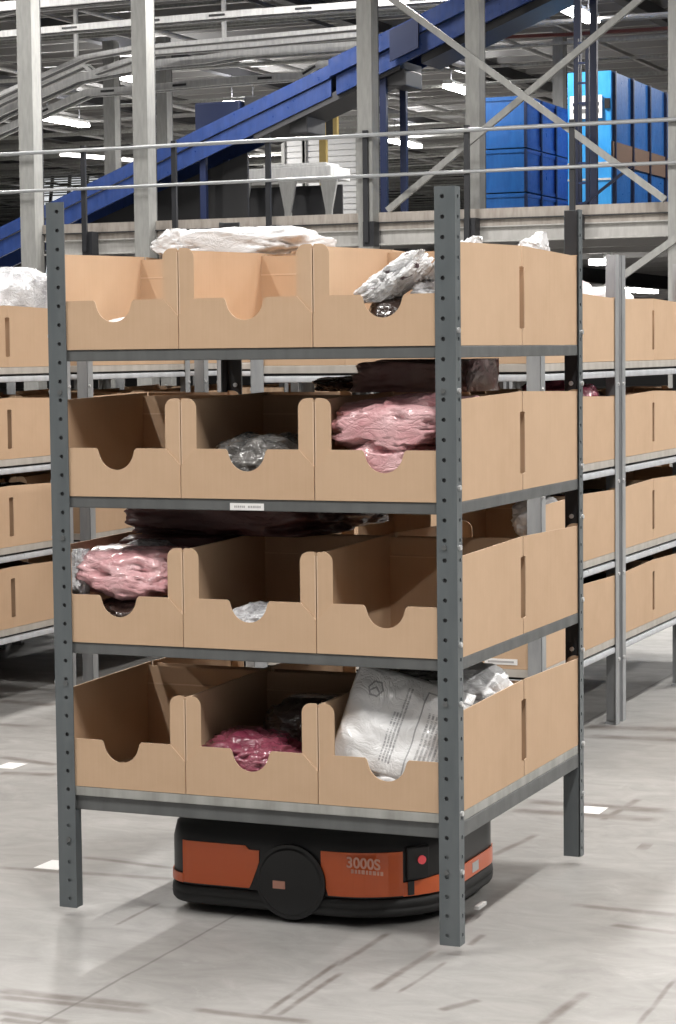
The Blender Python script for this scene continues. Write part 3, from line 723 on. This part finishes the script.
# second highest shelf (k=2)
bag('plastic_bag', (-.66, .20, 1.33), (.14, .17, .085), 'bag_clear', 'smoky clear bag behind the notch of the middle bin, second highest shelf', 11, amp=.2, bounds=cell(1, 0, 2))
bag('plastic_bag', (-.205, .15, 1.33), (.17, .14, .085), 'bag_pink', 'lower pink bag bulging into the notch of the right bin, second highest shelf', 12, amp=.24, fr=2.8, rot=(.05, .12, .1), bounds=(-.345, -.014, .0125, .54, TOP[2]+.007, 1.425))
bag('plastic_bag', (-.215, .18, 1.455), (.225, .19, .068), 'bag_pink', 'upper pink bag lying across the right bin of the second highest shelf', 13, amp=.26, fr=3.0, rot=(.12, -.06, 0), bounds=(-.418, -.014, .0125, .54, 1.372, 1.535))
bag('plastic_bag', (-.36, .84, 1.565), (.24, .22, .062), 'bag_mauve', 'mauve brown bag heaped behind the pink ones under the top shelf', 14, sq=4.5, amp=.24, fr=2.0, bounds=(-.60, -.206, .61, .98, TOP[2]+.292, 1.628), rot=(0, 0, .1))
bag('plastic_bag', (-.180, .74, 1.565), (.026, .12, .07), 'bag_pale', 'crumpled end of the mauve bag, coloured pale as lit, beside the rack post', 15, amp=.2, bounds=(-.204, -.15, .61, .90, TOP[2]+.294, 1.628))  # pale colour stands for light from the open side of the rack
bag('plastic_bag', (-.69, .84, 1.545), (.08, .12, .03), 'bag_dark', 'small black bundle on the rear middle bin, second highest shelf', 16, amp=.2, bounds=(-.80, -.602, .66, 1.1, TOP[2]+.294, 1.60))
bag('plastic_bag', (-.24, .86, 1.32), (.19, .24, .12), 'bag_mauve', 'mauve bag filling the rear right bin, second highest shelf', 17, bounds=cell(2, 1, 2, hi=.285))
# second lowest (k=1)
bag('plastic_bag', (-1.075, .20, 1.0), (.20, .19, .078), 'bag_pink', 'pink bag with silvery ends in the left bin of the second lowest shelf', 21, amp=.22, fr=2.6, rot=(.05, .06, 0), bounds=(-1.215, -.86, .0125, .55, .925, 1.078))
bag('plastic_bag', (-1.228, .07, 1.0), (.036, .05, .075), 'bag_silver', 'silvery crumpled bag neck at the left end of the pink bag', 22, amp=.25, fr=4, bounds=(-1.262, -1.19, .0125, .2, TOP[1]+.10, 1.075))
bag('plastic_bag', (-1.09, .27, 1.06), (.07, .06, .028), 'bag_silver', 'silvery crumpled plastic on top of the pink bag, second lowest shelf', 23, amp=.25, fr=4, bounds=(-1.17, -.88, .15, .5, 1.0, 1.10))
bag('plastic_bag', (-1.07, .20, .87), (.16, .18, .06), 'bag_dark', 'dark bag underneath the pink bag in the left bin', 24, bounds=(-1.26, -.86, .0125, .55, TOP[1]+.007, .923))
bag('plastic_bag', (-.93, .74, 1.135), (.33, .36, .070), 'bag_maroon', 'large dark maroon bag slumped across the rear bins, second lowest shelf', 25, sq=5, amp=.20, fr=1.8, rot=(0, .02, 0), bounds=(-1.25, -.56, .38, 1.17, TOP[1]+.294, 1.195), tail=((-1, -.6, -.2), .05))
bag('plastic_bag', (-1.05, .40, 1.055), (.19, .15, .06), 'bag_maroon', 'dark maroon bag corner drooping into the left bin behind the pink bag', 28, amp=.2, fr=2, bounds=(-1.22, -.862, .29, .55, 1.0, 1.0935))
bag('plastic_bag', (-.65, .16, .865), (.11, .13, .055), 'bag_silver', 'clear silvery bag low in the middle bin notch, second lowest shelf', 26, amp=.2, fr=4, bounds=cell(1, 0, 1))
# bottom (k=0)
bag('plastic_bag', (-.70, .18, .46), (.175, .17, .075), 'bag_magenta', 'magenta bag with glossy folds in the middle bin of the bottom shelf', 31, amp=.26, fr=2.6, bounds=cell(1, 0, 0, hi=.2), rot=(0, .05, 0))
bag('plastic_bag', (-.60, .38, .50), (.14, .15, .12), 'bag_dark', 'dark bag behind the magenta one in the bottom middle bin', 32, amp=.15, bounds=(-.835, -.44, .22, .555, TOP[0]+.007, .62))
bag('plastic_bag', (-.13, .44, .64), (.13, .14, .085), 'bag_white', 'white crumpled bag behind the mailer, seen right of the front post', 33, amp=.22, fr=3.4, bounds=(-.40, -.012, .26, .555, TOP[0]+.15, .735))
bag('plastic_bag', (-.28, .44, .685), (.12, .10, .035), 'bag_clear', 'smoky clear bag lying over the white ones under the second shelf', 34, amp=.2, bounds=(-.40, -.15, .30, .55, .60, .73))
bag('plastic_bag', (-.22, .22, .43), (.16, .17, .055), 'bag_white', 'white bag underneath the printed mailer, showing in the notch', 35, amp=.12, bounds=cell(2, 0, 0, hi=.16))

# printed white mailer
def mailer():
    m = mat('printed_mailer', (.84, .84, .84), .35, 0, .5, .5); q = NT(m); uv = q.coord('UV')
    sp = q.n('ShaderNodeSeparateXYZ'); q.l(uv, sp.inputs[0]); U, V = sp.outputs[0], sp.outputs[1]
    def rect(u0, u1, v0, v1):
        a = q.math('MULTIPLY', q.math('GREATER_THAN', U, u0), q.math('LESS_THAN', U, u1)); c = q.math('MULTIPLY', q.math('GREATER_THAN', V, v0), q.math('LESS_THAN', V, v1))
        return q.math('MULTIPLY', a, c)
    nz = q.noise(q.mapping(uv, (90, 260, 1)), 1.0, 1)
    nz2 = q.noise(q.mapping(uv, (6, 140, 1)), 1.0, 0)
    def lines(u0, u1, v0, v1, n):       # text columns: rows of broken dark dashes running up the bag
        f = q.math('FRACT', q.math('MULTIPLY', q.math('SUBTRACT', U, u0), n/(u1-u0)))
        row = q.math('MULTIPLY', q.math('GREATER_THAN', f, .25), q.math('LESS_THAN', f, .8))
        return q.math('MULTIPLY', q.math('MULTIPLY', rect(u0, u1, v0, v1), row), q.math('GREATER_THAN', nz2, .43))
    parts = [lines(.42, .475, .12, .62, 2), lines(.475, .53, .12, .88, 2), lines(.70, .80, .22, .70, 3), lines(.80, .90, .14, .80, 3), lines(.90, .965, .08, .50, 2)]
    o_ = rect(.64, 1.1, .05, .90); i_ = rect(.652, 1.1, .06, .885)
    parts.append(q.math('SUBTRACT', o_, i_, clamp=True))
    # hexagon-like emblem: ring with a chevron
    du = q.math('MULTIPLY', q.math('SUBTRACT', U, .22), 1.0); dv = q.math('MULTIPLY', q.math('SUBTRACT', V, .78), .78)
    au = q.math('ABSOLUTE', du); av = q.math('ABSOLUTE', dv)
    hx = q.math('MAXIMUM', av, q.math('ADD', q.math('MULTIPLY', au, .866), q.math('MULTIPLY', av, .5)))
    ring = q.math('MULTIPLY', q.math('GREATER_THAN', hx, .048), q.math('LESS_THAN', hx, .062))
    ch = q.math('ABSOLUTE', q.math('SUBTRACT', q.math('ADD', dv, q.math('MULTIPLY', au, .8)), .012)); chev = q.math('MULTIPLY', q.math('LESS_THAN', ch, .009), q.math('LESS_THAN', hx, .05))
    parts += [ring, chev]
    tot = parts[0]
    for p in parts[1:]: tot = q.math('MAXIMUM', tot, p)
    q.l(q.mix(q.math('MULTIPLY', tot, .62), (.84, .84, .845), (.16, .16, .18)), q.b.inputs['Base Color'])
    co = q.coord(); n1 = q.noise(co, 13, 4, .6, 1.0); q.bump(q.math('POWER', q.math('MULTIPLY', q.math('ABSOLUTE', q.math('SUBTRACT', n1, .5)), 4), .5), .45, .006)
    nu, nv = 48, 40; me = bpy.data.meshes.new('mailer'); vs, fs = [], []; W2, H2 = .36, .30
    for s in (0, 1):
        for j in range(nv+1):
            for i in range(nu+1):
                u, v = i/nu, j/nv; e = (max(0, 1-(2*u-1)**4)*max(0, 1-(2*v-1)**4))**.5
                wr = .010*noise.noise(Vector((u*4, v*5, s*3)))+.006*noise.noise(Vector((u*9+3, v*9, 2)))
                th = (.024*e+wr*e)*(1 if s == 0 else -1)
                bend = .010*math.sin(u*3.1)-.012*noise.noise(Vector((u*2, v*2, 7)))
                vs.append(((u-.5)*W2*(1-.02*e), (v-.5)*H2*(1-.02*e), th+bend))
    N = (nu+1)*(nv+1)
    for s in (0, 1):
        for j in range(nv):
            for i in range(nu):
                a = s*N+j*(nu+1)+i; f = (a, a+1, a+nu+2, a+nu+1); fs.append(f if s == 0 else f[::-1])
    me.from_pydata(vs, [], fs); uvl = me.uv_layers.new(name='UVMap')
    for p in me.polygons:
        p.use_smooth = True
        for li in p.loop_indices:
            vi = me.loops[li].vertex_index % N; uvl.data[li].uv = ((vi % (nu+1))/nu, (vi//(nu+1))/nv)
    me.materials.append(m); bm = bmesh.new(); bm.from_mesh(me); bmesh.ops.remove_doubles(bm, verts=bm.verts, dist=1e-5); bm.to_mesh(me); bm.free()
    o = bpy.data.objects.new('printed_mailer', me); COL.objects.link(o)
    return o
ml = mailer()
# stands in the bin leaning back, turned in its own plane
ml.matrix_world = Matrix.Translation((-.218, .125, .582)) @ Matrix.Rotation(math.radians(6), 4, 'Z') @ Matrix.Rotation(math.radians(68), 4, 'X') @ Matrix.Rotation(math.radians(-14), 4, 'Z')
tag(ml, 'white printed plastic mailer leaning in the right bin of the bottom shelf', 'mailer')

# bags on the silver racks
def bbounds(x0, y0, side, c, k, hi=.42):
    xa = x0+.006+BBW*c+.008; xb = xa+BBW-.016; ya, yb = (y0+.03, y0+.52) if side == 0 else (y0+DB-.52, y0+DB-.03)
    return (xa, xb, ya, yb, LB[k]+.08, LB[k]+.07+hi)
G2 = 'bagged garments on the silver racks'
bb = bbounds(-4.70, 2.72, 1, 2, 3, .48); bag('plastic_bag', (-3.62, 3.58, 1.86), (.20, .28, .24), 'bag_silver', 'big silvery white bag heaped on the top shelf of the left silver rack', 41, amp=.14, fr=2, bounds=bb, group=G2)
bb = bbounds(-4.70, 2.72, 0, 2, 3, .46); bag('plastic_bag', (-3.62, 2.98, 1.86), (.20, .28, .22), 'bag_silver', 'silvery bag in the near bin on the top shelf, left silver rack', 42, amp=.14, fr=2, bounds=bb, group=G2)
bb = bbounds(-4.70, 4.03, 0, 2, 3, .33); bag('plastic_bag', (-3.62, 4.22, 1.84), (.16, .18, .10), 'bag_white', 'white crumpled bag on the top shelf of the second left silver rack', 43, amp=.2, bounds=bb, group=G2)
bb = bbounds(-1.907, 2.73, 1, 2, 3, .37); bag('plastic_bag', (-.83, 3.60, 1.82), (.17, .24, .16), 'bag_pale', 'pale pink bag on the top shelf of the silver rack right of the dark post', 44, amp=.15, bounds=bb, group=G2)
bb = bbounds(-1.907, 3.92, 0, 2, 3, .34); bag('plastic_bag', (-.83, 4.22, 1.80), (.17, .24, .15), 'bag_white', 'white bag on the top shelf just right of the tall silver posts', 45, amp=.15, bounds=bb, group=G2)
bb = bbounds(-1.907, 2.73, 1, 2, 2, .36); bag('plastic_bag', (-.83, 3.60, 1.40), (.17, .24, .13), 'bag_magenta', 'magenta bag squeezed under the top shelf of the first silver rack', 46, amp=.15, bounds=bb, group=G2)
bb = bbounds(-1.907, 2.73, 0, 2, 1, .30); bag('plastic_bag', (-.76, 3.1, .95), (.10, .14, .09), 'bag_white', 'small white bag inside the lower-middle front bin of the first silver rack', 47, amp=.2, bounds=bb, group=G2)
RB = random.Random(3)
bgk = ['bag_dark', 'bag_maroon', 'bag_dark', 'bag_clear', 'bag_dark', 'bag_mauve']
for (x0, y0, sh, ks) in ((-1.907, 2.73, 'first right silver rack', (0, 1)), (-1.907, 3.92, 'second right silver rack', (0, 1, 2)), (-4.70, 2.72, 'first left silver rack', (0, 1, 2))):
    for k in ks:
        for side in (0, 1):
            if (x0, k, side) == (-1.907, 1, 0) and y0 < 3: continue
            bb = bbounds(x0, y0, side, 2, k, .33); mk = RB.choice(bgk)
            bag('plastic_bag', ((bb[0]+bb[1])/2, (bb[2]+bb[3])/2, LB[k]+.22), (.18, .24, RB.uniform(.09, .15)), mk, 'dark bag in the %s bin on the %s shelf of the %s' % (('near', 'far')[side], rows[k], sh), 50+k*3+side+int(x0*7), amp=.15, bounds=bb, group=G2, sub=4)

# ------------------------------------------------------------------ floor markers
for (x, y, lab) in ((-2.70, 2.05, 'white square marker on the floor left of the dark rack, the far one'), (-1.63, .575, 'white square marker on the floor beside the front left rack leg'), (-.215, 2.02, 'white square marker on the floor beside the rear right rack leg')):
    b = MB(); b.box(-.045, .045, -.06, .06, 0, .001, M['white']); o = b.build('floor_marker'); o.location = (x, y, FLOOR+.0002); tag(o, lab, 'floor marker', 'white floor markers')

# ------------------------------------------------------------------ the robot
def outline(x0, x1, y0, y1, rads, n=14):
    """rounded footprint; rads for corners front-left, front-right, rear-right, rear-left; counter-clockwise from the front left"""
    cs = [((x0, y0), rads[0], math.pi), ((x1, y0), rads[1], 1.5*math.pi), ((x1, y1), rads[2], 0), ((x0, y1), rads[3], .5*math.pi)]
    P = []
    for i, ((cx, cy), r, a0) in enumerate(cs):
        ox = cx+r if i in (0, 3) else cx-r; oy = cy+r if i in (0, 1) else cy-r
        for k in range(n+1):
            a = a0+math.pi/2*k/n; P.append((ox+r*math.cos(a), oy+r*math.sin(a)))
    Q = []                                           # resample evenly
    tot = [0]
    for i in range(len(P)): tot.append(tot[-1]+math.dist(P[i], P[(i+1) % len(P)]))
    N = 260; j = 0
    for i in range(N):
        s = tot[-1]*i/N
        while tot[j+1] < s: j += 1
        f = (s-tot[j])/max(1e-9, tot[j+1]-tot[j]); a, c = P[j % len(P)], P[(j+1) % len(P)]
        Q.append((a[0]+(c[0]-a[0])*f, a[1]+(c[1]-a[1])*f))
    return Q
RX0, RX1, RY0, RY1 = -1.025, -.165, .18, .93
OUT = outline(RX0, RX1, RY0, RY1, (.11, .30, .22, .11)); NO = len(OUT)
nrm = []
for i in range(NO):
    a, c = OUT[i-1], OUT[(i+1) % NO]; d = Vector((c[0]-a[0], c[1]-a[1])).normalized(); nrm.append((d.y, -d.x))
def loft(b, rings, m, cap=True, smooth=True):
    """rings: list of (z, outward offset)"""
    v = []
    for z, off in rings:
        for (x, y), (nx, ny) in zip(OUT, nrm): v.append((x+nx*off, y+ny*off, z))
    f = [(k*NO+i, k*NO+(i+1) % NO, (k+1)*NO+(i+1) % NO, (k+1)*NO+i) for k in range(len(rings)-1) for i in range(NO)]
    b.add(v, f, m, smooth)
    if cap: b.add(v, [tuple(range(NO))[::-1], tuple(range((len(rings)-1)*NO, len(rings)*NO))], m)
rb = thing('transport_robot', (0, 0, 0), 'low orange and black wheeled robot under the dark rack, carrying it', 'robot')
b = MB(); loft(b, [(.055, -.004), (.06, -.001), (.19, -.001), (.235, -.012), (.252, -.03), (.258, -.06)], M['black']); b.build('body', rb)
b = MB(); loft(b, [(-.005, -.02), (.0, -.002), (.008, .004), (.022, .006), (.026, -.001), (.030, .006), (.046, .004), (.052, -.004)], M['blackrub']); b.build('bumper', rb)
b = MB(); b.cyl((-.55, .6, .255), (-.55, .6, .300), .28, M['darksteel'], 48); b.cyl((-.55, .6, .300), (-.55, .6, .3405), .33, M['black'], 48); b.build('lifting_plate', rb)
for (x, y) in ((-.62, .35), (-.62, .85), (-.25, .42), (-.25, .8), (-.85, .42), (-.85, .8)):
    b = MB(); b.cyl((x, y-.02, FLOOR+.045), (x, y+.02, FLOOR+.045), .0448, M['blackrub'], 20); b.build('wheel', rb)
def wrap(name, sel, zlo, zhi, off, m, th=.004):
    """panel following the footprint where sel(x, y); zlo/zhi functions of x"""
    idx = [i for i in range(NO) if sel(*OUT[i])]
    # start after the gap so that the run is contiguous
    s = next((k for k in range(len(idx)) if (idx[k]-1) % NO not in idx), 0); idx = idx[s:]+idx[:s]
    v = []; f = []; nz = 4
    for i in idx:
        x, y = OUT[i]; nx, ny = nrm[i]
        for k in range(nz+1):
            z = zlo(x, y)+(zhi(x, y)-zlo(x, y))*k/nz
            v.append((x+nx*off, y+ny*off, z))
        v.append((x+nx*(off-th), y+ny*(off-th), zhi(x, y))); v.append((x+nx*(off-th), y+ny*(off-th), zlo(x, y)))
    K = nz+3
    for a in range(len(idx)-1):
        for k in range(K): f.append((a*K+k, (a+1)*K+k, (a+1)*K+(k+1) % K, a*K+(k+1) % K))
    f.append(tuple(range(K))); f.append(tuple(range((len(idx)-1)*K, len(idx)*K))[::-1])
    b = MB(); b.add(v, f, m, False); return b.build(name, rb)
front = lambda x, y: y < .5
# left panel with its stepped upper edge and the concave end by the wheel cover
CX = -.593
def lhi(x, y): return .190 if x < -.742 else (.190-(x+.742)*1.2 if x < -.733 else .178)
def arc_right(z): return CX-.118-.0
wrap('side_panel', lambda x, y: y < .30 and -.96 < x < -.688, lambda x, y: .062+max(0, x+.729)*2.5, lhi, .003, M['orange'])
wrap('side_panel', lambda x, y: y < .45 and -.502 < x < -.262, lambda x, y: .062+max(0, -.474-x)*3.2, lambda x, y: .193, .003, M['orange'])
wrap('corner_strip', lambda x, y: x < -.95 and y < .45, lambda x, y: .060, lambda x, y: .088, .0045, M['orange'])
wrap('corner_strip', lambda x, y: x > -.275 and y < .80, lambda x, y: .060, lambda x, y: .098 if y < .23 else min(.112, .098+(y-.23)*.1), .0045, M['orange'])
wrap('strip_marking', lambda x, y: x > -.19 and .55 < y < .62, lambda x, y: .070, lambda x, y: .100, .0055, M['shutter'])
wrap('side_panel', lambda x, y: y > .9 and -.93 < x < -.68, lambda x, y: .062, lambda x, y: .19, .003, M['orange'])
wrap('side_panel', lambda x, y: y > .9 and -.50 < x < -.20, lambda x, y: .062, lambda x, y: .19, .003, M['orange'])
# round wheel cover with its pale mark
for (yy, s) in ((RY0, -1), (RY1, 1)):
    b = MB(); b.cyl((CX, yy-s*.01, .093), (CX, yy+s*.010, .093), .112, M['black'], 48); b.cyl((CX, yy+s*.010, .093), (CX, yy+s*.014, .093), .102, M['black'], 48, .096); wc = b.build('wheel_cover', rb)
    b = MB(); b.box(CX-.054, CX-.014, *sorted((yy+s*.014, yy+s*.017)), .072, .096, M['peach'], .0015); b.build('pale_mark', wc)
th = math.radians(50); ax, ay = RX1-.30+.30*math.sin(th), RY0+.30-.30*math.cos(th)
b = MB(); b.box(-.038, .038, -.008, .03, .108, .206, M['black'], .006); mod = b.build('sensor_module', rb); mod.location = (ax, ay, 0); mod.rotation_euler.z = th
b = MB(); b.cyl((.010, -.013, .165), (.010, -.007, .165), .013, M['red'], 20); b.build('red_button', mod)
b = MB(); b.box(-.034, -.014, -.0065, .02, .063, .104, M['black']); o = b.build('dark_slot', rb); o.location = (ax, ay, 0); o.rotation_euler.z = th
def text(s, size, loc, m, par, name='panel_lettering', bold=.0):
    c = bpy.data.curves.new(name, 'FONT'); c.body = s; c.size = size; c.extrude = .0004; c.offset = bold; c.materials.append(m)
    o = bpy.data.objects.new(name, c); COL.objects.link(o); o.parent = par; o.location = loc; o.rotation_euler = (math.pi/2, 0, 0)
    me = bpy.data.meshes.new_from_object(o.evaluated_get(bpy.context.evaluated_depsgraph_get())); bpy.data.objects.remove(o)
    o = bpy.data.objects.new(name, me); COL.objects.link(o); o.parent = par; o.location = loc; o.rotation_euler = (math.pi/2, 0, 0); return o
M['faded'] = mat('faded_pink_lettering', (.70, .36, .26), .5)
t1 = text('3000S', .044, (-.415, RY0-.0046, .152), M['faded'], rb, bold=.0012); t1.scale = (1.0, 1, 1)
b = MB(); rl = random.Random(9); x = -.400
while x < -.305: ww = .006+rl.random()*.005; b.box(x, x+ww, RY0-.0046, RY0-.0040, .135, .147, M['faded']); x += ww+.0035
b.build('panel_lettering', rb)
b = MB(); b.box(-.10, -.085, .40, .47, .0, .01, M['galv']); b.build('side_tab', rb)
